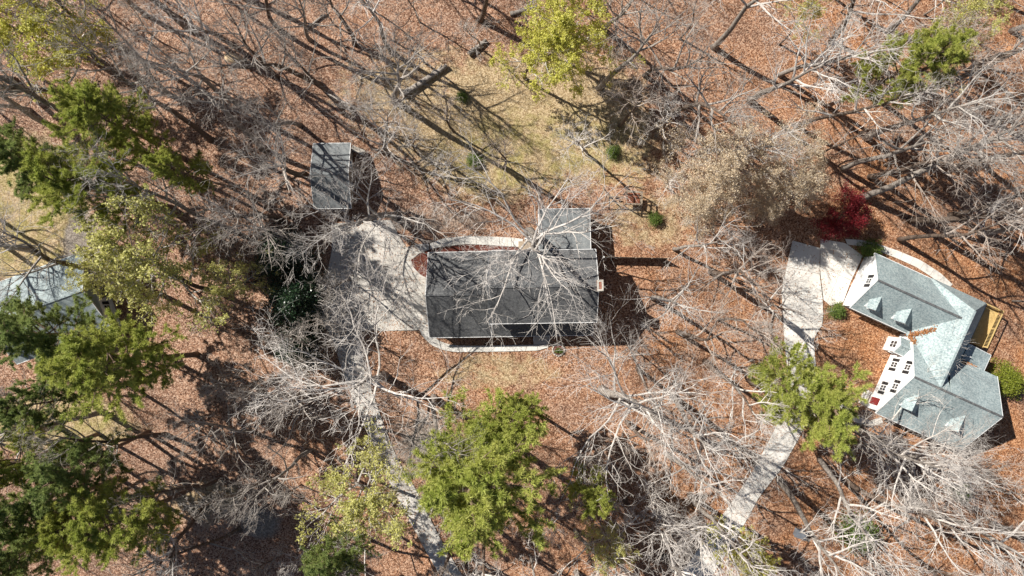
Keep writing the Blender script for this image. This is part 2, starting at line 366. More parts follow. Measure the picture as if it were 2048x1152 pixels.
# ------------------------------------------------------------------ building helpers
def edge_board(parent, pts, w_=.06, h_=.2, mat='white', name='fascia'):
    for a, b2 in pts: MB().beam(a, b2, w_, h_).build(name, M[mat], parent)
def window(parent, c, ang, wd, ht, shutters=False, name='window'):
    """window standing on a wall: c = centre on the wall face, ang = direction it faces"""
    o = MB().box(-.03, .02, -wd/2+.05, wd/2-.05, -ht/2+.05, ht/2-.05).build('window', M['glass'], parent)
    o.location = c; o.rotation_euler = (0,0,ang)
    fr = MB(); t = .08
    for y0,y1,z0,z1 in ((-wd/2,wd/2,ht/2-t,ht/2),(-wd/2,wd/2,-ht/2,-ht/2+t),(-wd/2,-wd/2+t,-ht/2+t,ht/2-t),(wd/2-t,wd/2,-ht/2+t,ht/2-t),(-wd/2+t,wd/2-t,-.025,.025),(-.02,.02,-ht/2+t,-.025),(-.02,.02,.025,ht/2-t)):
        fr.box(.0,.06,y0,y1,z0,z1)
    fr.build('frame', M['white'], o)
    MB().box(0,.13,-wd/2-.06,wd/2+.06,-ht/2-.08,-ht/2-.003).build('sill', M['white'], o)
    if shutters:
        for s in (-1,1):
            y = s*(wd/2+.06+.2); mb = MB().box(0,.05,y-.2,y+.2,-ht/2,ht/2)
            for k in range(8): mb.box(.05,.065,y-.15,y+.15,-ht/2+.1+k*(ht-.2)/8,-ht/2+.1+(k+.6)*(ht-.2)/8)
            sh = mb.build('shutter', M['shutter'], parent); sh.location = c; sh.rotation_euler = (0,0,ang)
    return o
def door(parent, c, ang, wd=.95, ht=2.1, mat='white'):
    o = MB().box(-.03,.04,-wd/2,wd/2,0,ht).box(.04,.055,-wd/2+.12,wd/2-.12,.25,.95).box(.04,.055,-wd/2+.12,wd/2-.12,1.1,1.9).build('door', M[mat], parent)
    o.location = c; o.rotation_euler = (0,0,ang)
    MB().box(.055,.11,wd/2-.16,wd/2-.1,.98,1.06).build('handle', M['metal'], o)
    MB().box(0,.07,-wd/2-.1,-wd/2-.002,0,ht+.1).box(0,.07,wd/2+.002,wd/2+.1,0,ht+.1).box(0,.07,-wd/2-.002,wd/2+.002,ht+.002,ht+.1).build('door_frame', M['white'], o)
def gable_roof(parent, x0, x1, y0, yr, y1, e0, hr, e1, mat, t=.16, fascia=True, dark_rake=False):
    """two slopes with ridge along x; returns the slope objects"""
    a = MB().slab([(x0,y0,e0),(x1,y0,e0),(x1,yr-.004,hr),(x0,yr-.004,hr)], t).build('roof', mat, parent)
    b2 = MB().slab([(x0,yr+.004,hr),(x1,yr+.004,hr),(x1,y1,e1),(x0,y1,e1)], t).build('roof', mat, parent)
    MB().beam((x0+.02,yr,hr+.02),(x1-.02,yr,hr+.02),.22,.04).build('ridge_cap', mat, parent)
    if fascia:
        d = .035
        edge_board(parent, [((x0-d,y0-d,e0-.1),(x1+d,y0-d,e0-.1)),((x0-d,y1+d,e1-.1),(x1+d,y1+d,e1-.1))], .06, .2)
        for x in (x0-d, x1+d):
            edge_board(parent, [((x,y0,e0-.1),(x,yr,hr-.1)),((x,y1,e1-.1),(x,yr,hr-.1))], .06, .2, 'metal' if dark_rake and x < 0 else 'white', name='rake_board')
    return a, b2

# ------------------------------------------------------------------ charcoal-roofed house in the middle
hs = empty('house', (0,0,0), R(.9)); tag(hs, 'large house with charcoal shingle roof and brick chimney in the clearing', 'house')
# garage block
MB().prism([(-10.35,-5.8),(-2.72,-5.8),(-2.72,4.3),(-10.35,4.3)], -.2, 2.55).build('wall', M['siding_grey'], hs)
for x in (-10.35, ):
    MB().add([(x,-5.8,2.55),(x,4.3,2.55),(x,-.75,5.7),(x+.15,-5.8,2.55),(x+.15,4.3,2.55),(x+.15,-.75,5.7)],[(0,2,1),(3,4,5),(0,1,4,3),(1,2,5,4),(2,0,3,5)]).build('gable_wall', M['siding_grey'], hs)
gable_roof(hs, -10.75, -2.74, -6.25, -.75, 4.75, 2.65, 6.1, 2.65, M['roof_dark'])
for y in (-3.6, 1.4):
    g = MB()
    for k in range(4): g.box(-10.40,-10.36,y-1.25,y+1.25,.02+k*.55,.55+k*.55)
    g.build('garage_door', M['white'], hs)
# two-storey block
MB().prism([(-2.7,-4.0),(10.1,-4.0),(10.1,4.25),(-2.7,4.25)], -.2, 5.7).build('wall', M['siding_grey'], hs)
for x, s in ((-2.7,1),(10.1,-1)):
    MB().add([(x,-4.0,5.7),(x,4.25,5.7),(x,.12,7.95),(x+.15*s,-4.0,5.7),(x+.15*s,4.25,5.7),(x+.15*s,.12,7.95)],[(0,2,1),(3,4,5),(0,1,4,3),(1,2,5,4),(2,0,3,5)]).build('gable_wall', M['siding_grey'], hs)
gable_roof(hs, -2.85, 10.5, -4.42, .12, 4.66, 5.8, 8.3, 5.8, M['roof_dark'], dark_rake=True)
# porch roof under the upper eave
MB().slab([(-2.72,-6.25,2.65),(10.35,-6.25,2.65),(10.35,-4.02,4.05),(-2.72,-4.02,4.05)], .16).build('porch_roof', M['roof_dark'], hs)
edge_board(hs, [((-2.72,-6.285,2.55),(10.4,-6.285,2.55)),((10.385,-6.25,2.55),(10.385,-4.05,3.93))], .06, .2)
MB().box(-2.6,10.1,-6.05,-4.02,-.2,.32).build('porch_floor', M['concrete'], hs)
for x in (-2.3,.3,2.9,4.9,7.4,9.9): MB().box(x-.09,x+.09,-6.0,-5.82,.32,2.6).build('porch_post', M['white'], hs)
for x in (-1,1.4,6.2,8.6): window(hs, (x,-4.0,1.75), -PI/2, 1.0, 1.5, True)
for x in (-1,1.8,4.6,7.4): window(hs, (x,-4.0,4.95), -PI/2, 1.0, 1.2, True)
for x in (-1,1.4,): window(hs, (x,4.25,1.7), PI/2, 1.0, 1.4)
for x in (-1,1.8,4.6,7.4): window(hs, (x,4.25,4.7), PI/2, 1.0, 1.3)
for y in (-2.2,2.2): window(hs, (10.1,y,4.6), 0, 1.0, 1.3)
for y in (-2.4,): window(hs, (10.1,y,1.7), 0, 1.0, 1.4)
window(hs, (-10.35,-.75,4.1), PI, .9, .9)
door(hs, (3.9,-4.0,.32), -PI/2, mat='red_door')
# chimney on the end wall
ch = MB().box(10.12,10.95,-.6,.85,-.2,5.0).box(10.3,10.9,-.45,.75,5.0,9.0).build('chimney', M['brick'], hs)
MB().box(10.22,10.98,-.53,-.28,9.0,9.13).box(10.22,10.98,.58,.83,9.0,9.13).box(10.22,10.42,-.28,.58,9.0,9.13).box(10.78,10.98,-.28,.58,9.0,9.13).build('chimney_cap', M['stone'], ch)
MB().box(10.44,10.76,-.26,.56,8.75,9.07).build('flue', M['brick'], ch)
# sunroom at the back corner
MB().prism([(3.9,4.28),(9.8,4.28),(9.8,9.7),(3.9,9.7)], -.2, [3.6,3.6,3.1,3.1]).build('sunroom_wall', M['siding_grey'], hs)
MB().slab([(3.55,4.3,4.0),(10.1,4.3,4.0),(10.1,10.05,3.4),(3.55,10.05,3.4)], .16).build('sunroom_roof', M['roof_shed'], hs)
edge_board(hs, [((3.52,4.32,3.9),(3.52,10.05,3.3)),((10.135,4.32,3.9),(10.135,10.05,3.3)),((3.5,10.085,3.3),(10.15,10.085,3.3))], .07, .22)
for x in (4.8,6.2,7.6,9.0): window(hs, (x,9.7,1.75), PI/2, 1.1, 1.7)
for y in (5.6,7.0,8.4): window(hs, (9.8,y,1.75), 0, 1.1, 1.7)
# back stoop: landing, steps and white rails
st = MB().box(1.75,3.5,4.3,6.5,-.2,.75).build('stoop', M['wood'], hs)
for k in range(3): MB().box(.95+k*.27,1.22+k*.27,4.9,6.2,-.2,.19+.19*k).build('step', M['wood'], st)
for y in (4.55, 6.45):
    mb = MB().box(1.75,3.5,y-.07,y+.07,1.6,1.67).box(1.75,3.5,y-.025,y+.025,.9,.96)
    for x in (1.8,2.35,2.9,3.45): mb.box(x-.04,x+.04,y-.04,y+.04,.75,1.6)
    mb.build('rail', M['white'], st)
# front stoop with white rails
fs = MB().box(2.75,4.85,-7.55,-6.06,-.2,.2).build('front_step', M['concrete'], hs)
for x in (2.75, 4.85):
    mb = MB().box(x-.04,x+.04,-7.1,-6.1,1.0,1.07)
    for y in (-7.06,-6.6,-6.14): mb.box(x-.025,x+.025,y-.025,y+.025,.2,1.0)
    mb.build('hand_rail', M['white'], fs)

# ------------------------------------------------------------------ shed
s0 = P(628,417,2.4); s1 = P(702,287,2.4)
sw, sl = s1.x-s0.x, s1.y-s0.y
sh = empty('shed', (s0.x,s0.y,0), R(.5)); tag(sh, 'grey-roofed shed under bare branches at the top of the concrete pad', 'shed')
MB().prism([(.3,.3),(sw-.3,.3),(sw-.3,sl-.3),(.3,sl-.3)], -.2, 2.3).build('wall', M['wood'], sh)
for x, s in ((.3,1),(sw-.3,-1)):
    MB().add([(x,.3,2.3),(x,sl-.3,2.3),(x,sl/2,3.75),(x+.1*s,.3,2.3),(x+.1*s,sl-.3,2.3),(x+.1*s,sl/2,3.75)],[(0,2,1),(3,4,5),(0,1,4,3),(1,2,5,4),(2,0,3,5)]).build('gable_wall', M['wood'], sh)
gable_roof(sh, 0, sw, 0, sl/2, sl, 2.4, 3.95, 2.4, M['roof_shed'])
door(sh, (sw-.3,sl*.3,0), 0, 1.6, 2.0, 'wood'); window(sh, (sw-.3,sl*.7,1.4), 0, .9, .9)
pl = P(716,303); o = MB().box(-.85,.85,-.3,.3,0,.62).box(-.9,.9,-.36,.36,.62,.68).build('storage_box', M['stone'])
o.location = (pl.x+.1,pl.y+.05,-.03); o.rotation_euler = (0,0,R(-24)); tag(o, 'pale low storage box standing beside the grey-roofed shed', 'box')

# ------------------------------------------------------------------ white house
HB = P(1685,611)
wh = empty('white_house', (HB.x,HB.y,0), math.atan2(-.414,.91)); tag(wh, 'white house with blue-grey shingle roofs and black shutters', 'house')
rb, sd_ = M['roof_blue'], M['siding']
def gwall(x, y0, y1, z, yr, zr, s=1, name='gable_wall', base=-.2):
    MB().add([(x,y0,base),(x,y1,base),(x,y1,z),(x,yr,zr),(x,y0,z),(x+.2*s,y0,base),(x+.2*s,y1,base),(x+.2*s,y1,z),(x+.2*s,yr,zr),(x+.2*s,y0,z)],
             [(0,4,3,2,1),(5,6,7,8,9),(0,1,6,5),(1,2,7,6),(2,3,8,7),(3,4,9,8),(4,0,5,9)]).build(name, sd_, wh)
# garage wing
gwall(0, 0, 7.1, 2.7, 3.55, 6.2)
MB().box(.2,12.5,0,.2,-.2,2.7).build('wall', sd_, wh); MB().box(.2,13.0,6.9,7.1,-.2,2.7).build('wall', sd_, wh)
MB().slab([(-.2,-.3,2.72),(12.2,-.3,2.72),(12.2,3.546,6.45),(-.2,3.546,6.45)], .16).build('roof', rb, wh)
MB().slab([(-.2,3.554,6.45),(12.2,3.554,6.45),(13.2,7.42,2.72),(-.2,7.42,2.72)], .16).build('roof', rb, wh)
MB().beam((-.2,3.55,6.47),(11.2,3.55,6.47),.25,.05).build('ridge_cap', M['roof_dark'], wh)
edge_board(wh, [((-.23,-.3,2.62),(-.23,3.55,6.35)),((-.23,7.42,2.62),(-.23,3.55,6.35)),((-.2,-.34,2.6),(8.2,-.34,2.6)),((-.2,7.46,2.6),(13.0,7.46,2.6))])
window(wh, (0,3.55,3.95), PI, .75, 1.3, True)
for y in (1.9,5.2):
    g = MB()
    for k in range(4): g.box(-.05,-.005,y-1.25,y+1.25,.02+k*.53,.53+k*.53)
    g.build('garage_door', M['white'], wh)
# main block with hipped end
rx, rh = 11.9, 7.15
MB().prism([(8.9,-10.9),(19.8,-10.9),(19.8,-.9),(15.1,-.9),(15.1,6.95),(8.9,6.95)], -.2, 2.8).build('wall', sd_, wh)
we = 7.75; weh = rh-(rx-we)*1.0
MB().slab([(we,-.6,weh),(8.55,-1.1,weh+.8),(rx-.004,-5.45,rh),(rx-.004,4.9,rh),(we,7.5,weh-.1)], .16).build('roof', rb, wh)
MB().slab([(rx+.004,-5.45,rh),(15.5,-1.0,3.0),(15.5,7.4,3.0),(rx+.004,4.9,rh)], .16).build('roof', rb, wh)
MB().slab([(we+.05,7.505,weh-.1),(rx,4.905,rh),(15.45,7.45,2.98)], .16).build('roof', rb, wh)
MB().beam((rx,-5.4,rh+.02),(rx,4.9,rh+.02),.25,.05).build('ridge_cap', rb, wh)
edge_board(wh, [((15.535,-1.0,2.9),(15.535,7.4,2.9))], .06, .2, 'metal', 'gutter')
# front gable wing
by, bh = -5.6, 7.25
gwall(8.6, -11.0, -.2, 3.0, by, 7.0)
gwall(20.0, -11.0, -.9, 3.0, by, 7.0, -1)
MB().slab([(8.4,-11.35,2.85),(20.3,-11.35,2.85),(20.3,by-.004,bh),(8.4,by-.004,bh)], .16).build('roof', rb, wh)
MB().slab([(8.4,by+.004,bh),(13.4,by+.004,bh),(12.4,-.7,3.45),(8.4,-.7,3.45)], .16).build('roof', rb, wh)
MB().slab([(13.41,by+.004,bh),(20.3,by+.004,bh),(20.3,-.7,3.45),(13.41,-.7,3.45)], .16).build('roof', rb, wh)
MB().beam((8.4,by,bh+.02),(20.3,by,bh+.02),.25,.05).build('ridge_cap', M['roof_dark'], wh)
edge_board(wh, [((8.37,-11.35,2.75),(8.37,by,bh-.1)),((8.37,-.7,3.35),(8.37,by,bh-.1)),((20.33,-11.35,2.75),(20.33,by,bh-.1)),((20.33,-.7,3.35),(20.33,by,bh-.1)),((8.4,-11.39,2.75),(20.3,-11.39,2.75))])
window(wh, (8.6,-4.55,4.75), PI, .8, 1.35, True); window(wh, (8.6,-4.55,1.7), PI, .8, 1.5, True)
window(wh, (8.6,-7.3,4.0), PI, .8, 1.3, True); window(wh, (8.6,-7.9,1.6), PI, .8, 1.4, True)
door(wh, (8.6,-9.9,.1), PI, 1.0, 2.1, 'red_door')
pr = MB().box(7.3,8.58,-10.9,-8.9,-.2,.12).build('porch_floor', M['concrete'], wh)
mb = MB().box(7.3,7.38,-10.9,-8.9,.95,1.02).box(7.3,7.38,-10.9,-8.9,.28,.33)
for k in range(11): mb.box(7.31,7.36,-10.88+k*.19,-10.83+k*.19,.12,.95)
mb.build('porch_rail', M['white'], pr)
# east bay
MB().prism([(15.12,-.88),(18.5,-.88),(18.5,1.4),(15.12,1.4)], -.2, [3.1,2.5,2.5,3.1]).build('wall', sd_, wh)
MB().slab([(15.2,-1.3,3.5),(18.9,-1.3,2.75),(18.9,1.6,2.75),(15.2,1.6,3.5)], .14).build('roof', rb, wh)
edge_board(wh, [((18.93,-1.3,2.66),(18.93,1.6,2.66)),((15.5,1.63,3.34),(18.9,1.63,2.66))], .06, .18)
vp = MB().tube([(15.9,.1,3.2),(15.9,.1,3.9)], [.06,.06], 8).build('vent_pipe', M['white'], wh)
# entry bay with its own little gable
MB().prism([(7.3,-3.1),(8.58,-3.1),(8.58,-1.2),(7.3,-1.2)], -.2, 2.9).build('entry_bay', sd_, wh)
MB().add([(7.3,-3.1,2.9),(7.3,-1.2,2.9),(7.3,-2.15,3.6),(7.45,-3.1,2.9),(7.45,-1.2,2.9),(7.45,-2.15,3.6)],[(0,2,1),(3,4,5),(0,1,4,3),(1,2,5,4),(2,0,3,5)]).build('gable_wall', sd_, wh)
gable_roof(wh, 7.2, 8.58, -3.22, -2.15, -1.08, 2.9, 3.75, 2.9, M['roof_blue'], .08)
window(wh, (7.3,-2.15,1.9), PI, 1.0, 1.6); window(wh, (7.9,-3.1,1.9), -PI/2, .7, 1.5)
# dormers on garage wing and front wing
def dormer(xc, yf, zb, pitch, wd=1.5, zt=1.0, sgn=-1):
    """gabled dormer facing -y, its front at yf, on a slope that has height zb there"""
    d = .5*wd; zr = zb+zt+d*.85
    yb = yf+zt/pitch; yrb = yf+(zr-zb)/pitch
    g = MB().add([(xc-d,yf,zb-.05),(xc+d,yf,zb-.05),(xc+d,yf,zb+zt),(xc,yf,zr),(xc-d,yf,zb+zt),(xc-d,yb,zb+zt),(xc+d,yb,zb+zt)],
                 [(0,1,2,3,4),(0,4,5),(1,6,2)]).build('dormer_wall', sd_, wh)
    o_ = .14
    for s in (-1,1):
        MB().slab([(xc+s*(d+o_),yf-.2,zb+zt-.1),(xc+s*.004,yf-.2,zr+.03),(xc+s*.004,yrb+.1,zr+.03),(xc+s*(d+o_),yb,zb+zt-.1)], .08).build('dormer_roof', rb, wh)
    window(wh, (xc,yf,zb+.6), -PI/2, .7, .95)
dormer(1.75, .45, 3.45, .97); dormer(5.7, .45, 3.45, .97, 1.9)
dormer(10.6, -9.3, 4.4, .765, 1.7, .9); dormer(16.9, -9.3, 4.4, .765, 1.7, .9)
# drifts of leaves in the valleys of its roof
def leaf_drift(label, pts, wd, z):
    mb = MB(); rng = random.Random(8)
    for i in range(len(pts)-1):
        a, b2 = Vector(pts[i]), Vector(pts[i+1])
        n_ = int((b2-a).length*90)
        for k in range(n_):
            p = a.lerp(b2, rng.random()); p.x += rng.gauss(0,wd); p.y += rng.gauss(0,wd); p.z += rng.uniform(.02,.14)+z
            u = Vector((rng.gauss(0,1),rng.gauss(0,1),rng.gauss(0,.3))).normalized()*.09; v = Vector((-u.y,u.x,rng.uniform(-.03,.03)))
            mb.add([p-u,p-v,p+u,p+v],[(0,1,2,3)])
    o = mb.build('leaf_drift', M['leafdrift']); o.matrix_world = wh.matrix_basis.copy()
    return tag(o, label, 'leaves', kind='stuff')
M['leafdrift'] = leafmat('drifted_leaves', [(0,(.24,.09,.03)),(.5,(.38,.17,.07)),(1,(.5,.27,.13))], .15)
bpy.context.view_layer.update()
leaf_drift('orange leaves lying in the front roof valley of the white house', [(7.9,-.5,3.32),(8.9,.45,4.2),(9.6,1.3,5.0)], .2, .05)
leaf_drift('orange leaves lying in the front roof valley of the white house', [(7.9,-.5,3.32),(8.6,-1.3,4.0)], .2, .05).select_set(False)
leaf_drift('orange leaves piled where the white house bay roof meets the wing', [(15.4,-.9,3.55),(17.6,-.85,3.2)], .16, .06)
# deck
dk = empty('deck', (0,0,0)); dk.matrix_world = wh.matrix_basis.copy(); tag(dk, 'yellow wooden deck with slatted railing behind the white house', 'deck')
for k in range(23): MB().box(15.2+k*.135,15.2+k*.135+.12,2.3,7.6,1.42,1.46).build('board', M['deckwood'], dk)
for x, y in ((15.6,7.5),(18.25,7.5),(18.25,2.4),(18.25,5.0),(16.5,7.5)): MB().box(x-.07,x+.07,y-.07,y+.07,-.2,2.42).build('post', M['deckwood'], dk)
for a, b2 in (((18.25,2.3,2.43),(18.25,7.6,2.43)),((15.55,7.5,2.435),(18.2,7.5,2.435))): MB().beam(a,b2,.16,.05).build('rail', M['deckwood'], dk)
for a, b2 in (((18.25,2.3,1.6),(18.25,7.6,1.6)),((15.55,7.5,1.6),(18.2,7.5,1.6))): MB().beam(a,b2,.06,.09).build('rail', M['deckwood'], dk)
bal = MB().box(-.022,.022,-.022,.022,1.5,2.4).mesh('baluster', M['deckwood'])
for i in range(26):
    o = link(bpy.data.objects.new('baluster', bal), dk); o.location = (18.25,2.5+i*.195,0)
for i in range(13):
    o = link(bpy.data.objects.new('baluster', bal), dk); o.location = (15.75+i*.195,7.5,0)
# side steps at the end of the wing
ss = empty('side_steps', (0,0,0)); ss.matrix_world = wh.matrix_basis.copy(); tag(ss, 'small white side steps with rails at the end of the white house', 'steps')
for k in range(4): MB().box(20.35+k*.3,20.65+k*.3,-6.3,-5.0,-.1,.8-.18*k).build('step', M['stone'], ss)
for y in (-6.25,-5.05): MB().beam((20.4,y,1.6),(21.5,y,1.05),.07,.09).beam((20.45,y,.7),(20.45,y,1.6),.07,.07).beam((21.45,y,.1),(21.45,y,1.05),.07,.07).build('rail', M['white'], ss)

# ------------------------------------------------------------------ house under the pines
lh = empty('pale_roofed_house', (-58.6, 0.6, 0), R(20)); tag(lh, 'pale blue-grey roofed house half hidden under the dense pines', 'house')
MB().prism([(-8,-7.5),(4.2,-7.5),(4.2,2.2),(-8,2.2)], -.2, 3.0).build('wall', M['siding'], lh)
gable_roof(lh, -8.4, 4.6, -8.0, -2.6, 2.7, 3.1, 6.2, 3.1, M['roof_pale'])
for y in (-5,-.8): window(lh, (4.2,y,1.7), 0, 1.0, 1.4, True)
hexp = [(4.3,-3.2),(6.4,-3.2),(8.1,-1.6),(8.3,.6),(7.2,2.4),(4.3,2.6)]
MB().prism(hexp, -.2, 2.4).build('porch_wall', M['siding'], lh)
apx = (4.3,-.4,4.3)
hx = [(4.3,-3.7),(6.7,-3.7),(8.7,-1.9),(8.9,.8),(7.6,2.9),(4.3,3.1)]
for i in range(5):
    MB().slab([(hx[i][0],hx[i][1],2.5),(hx[i+1][0],hx[i+1][1],2.5),apx], .12).build('porch_roof', M['roof_brown'], lh)

# ------------------------------------------------------------------ fence, swing set, planter, small things
fa, fb = P(1207,514,1.8), P(1336,517,1.8)
fn = empty('fence', (fa.x,fa.y,0), math.atan2(fb.y-fa.y, fb.x-fa.x)); tag(fn, 'tall thin board fence running out from the side of the charcoal-roofed house', 'fence')
fl = math.hypot(fb.x-fa.x, fb.y-fa.y); npost = 5
pm = MB().box(-.06,.06,-.06,.06,-.3,1.95).mesh('post', M['wood']); rm_ = MB().box(0,fl/(npost-1)-.13,-.025,.025,-.045,.045).mesh('rail', M['wood'])
plk = MB().box(-.068,.068,.0,.02,.05,1.85).mesh('plank', M['wood'])
for i in range(npost):
    o = link(bpy.data.objects.new('post', pm), fn); o.location = (i*fl/(npost-1),0,0)
    if i == 0: MB().box(-.1,.1,-.1,.1,1.95,2.0).build('post_cap', M['white'], o)
    if i < npost-1:
        for z in (.35,1.55):
            o = link(bpy.data.objects.new('rail', rm_), fn); o.location = (i*fl/(npost-1)+.065,.02,z)
k = .1
while k < fl-.05:
    o = link(bpy.data.objects.new('plank', plk), fn); o.location = (k,.047,0); k += .145
sg = P(1262,400); sx = empty('swing_set', (sg.x,sg.y,0), R(-2)); tag(sx, 'weathered wooden play tower with slanted swing frame on the back lawn', 'swing set')
for x in (-1.0,1.0):
    for y in (-.8,.8): MB().box(x-.06,x+.06,y-.06,y+.06,-.3,2.5).build('post', M['wood'], sx)
for i in range(10): MB().box(-.94+i*.188,-.94+i*.188+.17,-.74,.74,1.2,1.24).build('floor_board', M['brick'], sx)
for a, b2 in (((-1,-.8,2.5),(1,-.8,2.5)),((-1,.8,2.5),(1,.8,2.5)),((-1,-.74,2.52),(-1,.74,2.52)),((1,-.74,2.52),(1,.74,2.52)),((-1,-.8,1.75),(1,-.8,1.75)),((-1,.8,1.75),(1,.8,1.75)),((1,-.74,1.72),(1,.74,1.72))):
    MB().beam(a,b2,.12,.14).build('rail', M['wood'], sx)
MB().beam((-1.06,0,2.45),(-3.7,.1,2.45),.1,.16).build('beam', M['wood'], sx)
MB().beam((-3.65,.1,2.5),(-3.85,1.6,-.1),.1,.1).build('leg', M['wood'], sx); MB().beam((-3.65,.08,2.5),(-3.7,-1.5,-.1),.1,.1).build('leg', M['wood'], sx)
MB().beam((-3.78,-.85,.9),(-3.82,1.05,.9),.07,.09).build('cross_bar', M['wood'], sx)
for x in (-1.9,-2.8):
    sw_ = MB().box(x-.25,x+.25,-.02,.18,.5,.54).build('swing_seat', M['shutter'], sx)
    for d in (-.22,.22): MB().tube([(x+d,.08,.54),(x+d,.06,2.4)],[.012,.012],5).build('chain', M['metal'], sw_)
pc = P(1117,700); pt = empty('planter_ring', (pc.x,pc.y,0)); tag(pt, 'round stone-edged flower bed with green plants by the front path', 'flower bed')
rng = random.Random(2)
for i in range(17):
    a = 2*PI*i/17; mb = MB(); s = rng.uniform(.85,1.1)
    mb.tube([(-.13*s,0,0),(-.06*s,0,.0),(.06*s,0,0),(.13*s,0,0)],[.06,.11*s,.12*s,.05],7)
    o = mb.build('stone', M['stone'], pt, True); o.location = (.78*math.cos(a),.78*math.sin(a),.05); o.rotation_euler = (0,0,a+PI/2+rng.uniform(-.2,.2))
MB().prism([(.68*math.cos(2*PI*i/16),.68*math.sin(2*PI*i/16)) for i in range(16)], -.2, .09).build('soil', M['mulch'], pt)

# ------------------------------------------------------------------ trees: mesh generators
def path(rng, p, d, Lg, n, wob, up):
    pts = [p.copy()]; ds = [d.copy()]; st = Lg/n
    for i in range(n):
        d = (d+Vector((rng.gauss(0,wob),rng.gauss(0,wob),rng.gauss(0,wob)+up))).normalized()
        p = p+d*st; pts.append(p.copy()); ds.append(d.copy())
    return pts, ds
def rot_dir(rng, d, ang, az):
    u = d.orthogonal().normalized(); v = d.cross(u)
    return (d*math.cos(ang)+(u*math.cos(az)+v*math.sin(az))*math.sin(ang)).normalized()
def at_t(pts, ds, t):
    f = t*(len(pts)-1); i = min(int(f), len(pts)-2); u = f-i
    return pts[i].lerp(pts[i+1], u), ds[i+1]
def broadleaf(seed, H=26, rt=.30, f0=.5, Rc=5.5, nl=15, sub=(7,5,4), lo=68, hi=24, wob=.13, flat=.0, thick=1.0):
    """returns (trunk MB, branch MB, twig points)"""
    rng = random.Random(seed); T = MB(); B = MB(); tips = []
    tp, td = path(rng, Vector((0,0,-.4)), Vector((rng.gauss(0,.04),rng.gauss(0,.04),1)).normalized(), H*.93, 14, .06, .03)
    tr = [rt*(1.35 if i == 0 else 1)*(1-i/14)**.85+.035 for i in range(15)]
    T.tube(tp, tr, 8)
    def rec(p, d, Lg, r, lev):
        n = (8,6,4,3)[lev]; sides = (6,4,3,3)[lev]
        pts, ds = path(rng, p, d, Lg, n, wob*(1,1.25,1.5,1.6)[lev], (.055-flat,.035-flat*.6,.02,.01)[lev])
        rad = [max(.007, r*(1-i/n)**.8*.93+r*.07) for i in range(n+1)]
        B.tube(pts, rad, sides, False)
        if lev == 3: tips.append((pts[-1], ds[-1])); tips.append((pts[1], ds[1])); return
        k = sub[lev]
        for j in range(k):
            t = .22+.76*(j+rng.random())/k
            q, dd = at_t(pts, ds, t)
            a = R(rng.uniform(28,58)); az = rng.uniform(0,2*PI)
            nd = rot_dir(rng, dd, a, az)
            if nd.z < -.25: nd.z *= .3; nd.normalize()
            rr = max(.012, r*(1-t)**.6*.62)*(1,1,1)[lev]
            rec(q, nd, Lg*(.62-.30*t)*rng.uniform(.65,1.3), min(rr, (.055,.029,.015)[lev]*thick), lev+1)
    az = rng.uniform(0,2*PI)
    for i in range(nl):
        s = (i+rng.random()*.9)/nl; t = f0+(1-f0)*s*.99
        q, dd = at_t(tp, td, t); az += 2.4+rng.gauss(0,.35)
        a = R(lo+(hi-lo)*s+rng.gauss(0,8)); d = Vector((math.sin(a)*math.cos(az), math.sin(a)*math.sin(az), math.cos(a)))
        Lg = Rc*(1.22-.62*s)*rng.uniform(.7,1.2)
        rec(q, d, Lg, min(.14*thick, max(.05, rt*(1-t)**.6*.75)), 0)
    return T, B, tips
def leaves_mesh(name, pts, n_per, spread, size, mat, seed, updir=.4):
    rs = np.random.RandomState(seed)
    c = np.repeat(np.array([tuple(p) for p in pts], dtype=np.float32), n_per, axis=0)
    c = c+rs.normal(0, spread, c.shape)
    n = len(c); nrm = rs.normal(0,1,(n,3)); nrm[:,2] += updir*2; nrm /= np.linalg.norm(nrm,axis=1,keepdims=True)
    u = np.cross(nrm, rs.normal(0,1,(n,3))); u /= np.linalg.norm(u,axis=1,keepdims=True); v = np.cross(nrm,u)
    sz = size*rs.uniform(.6,1.3,(n,1)); u = u*sz; v = v*sz*.6
    vs = np.stack([c-u, c-v+nrm*sz*.12, c+u, c+v+nrm*sz*.12], axis=1).reshape(-1,3)
    return np_mesh(name, vs, np.arange(n*4).reshape(n,4), mat)
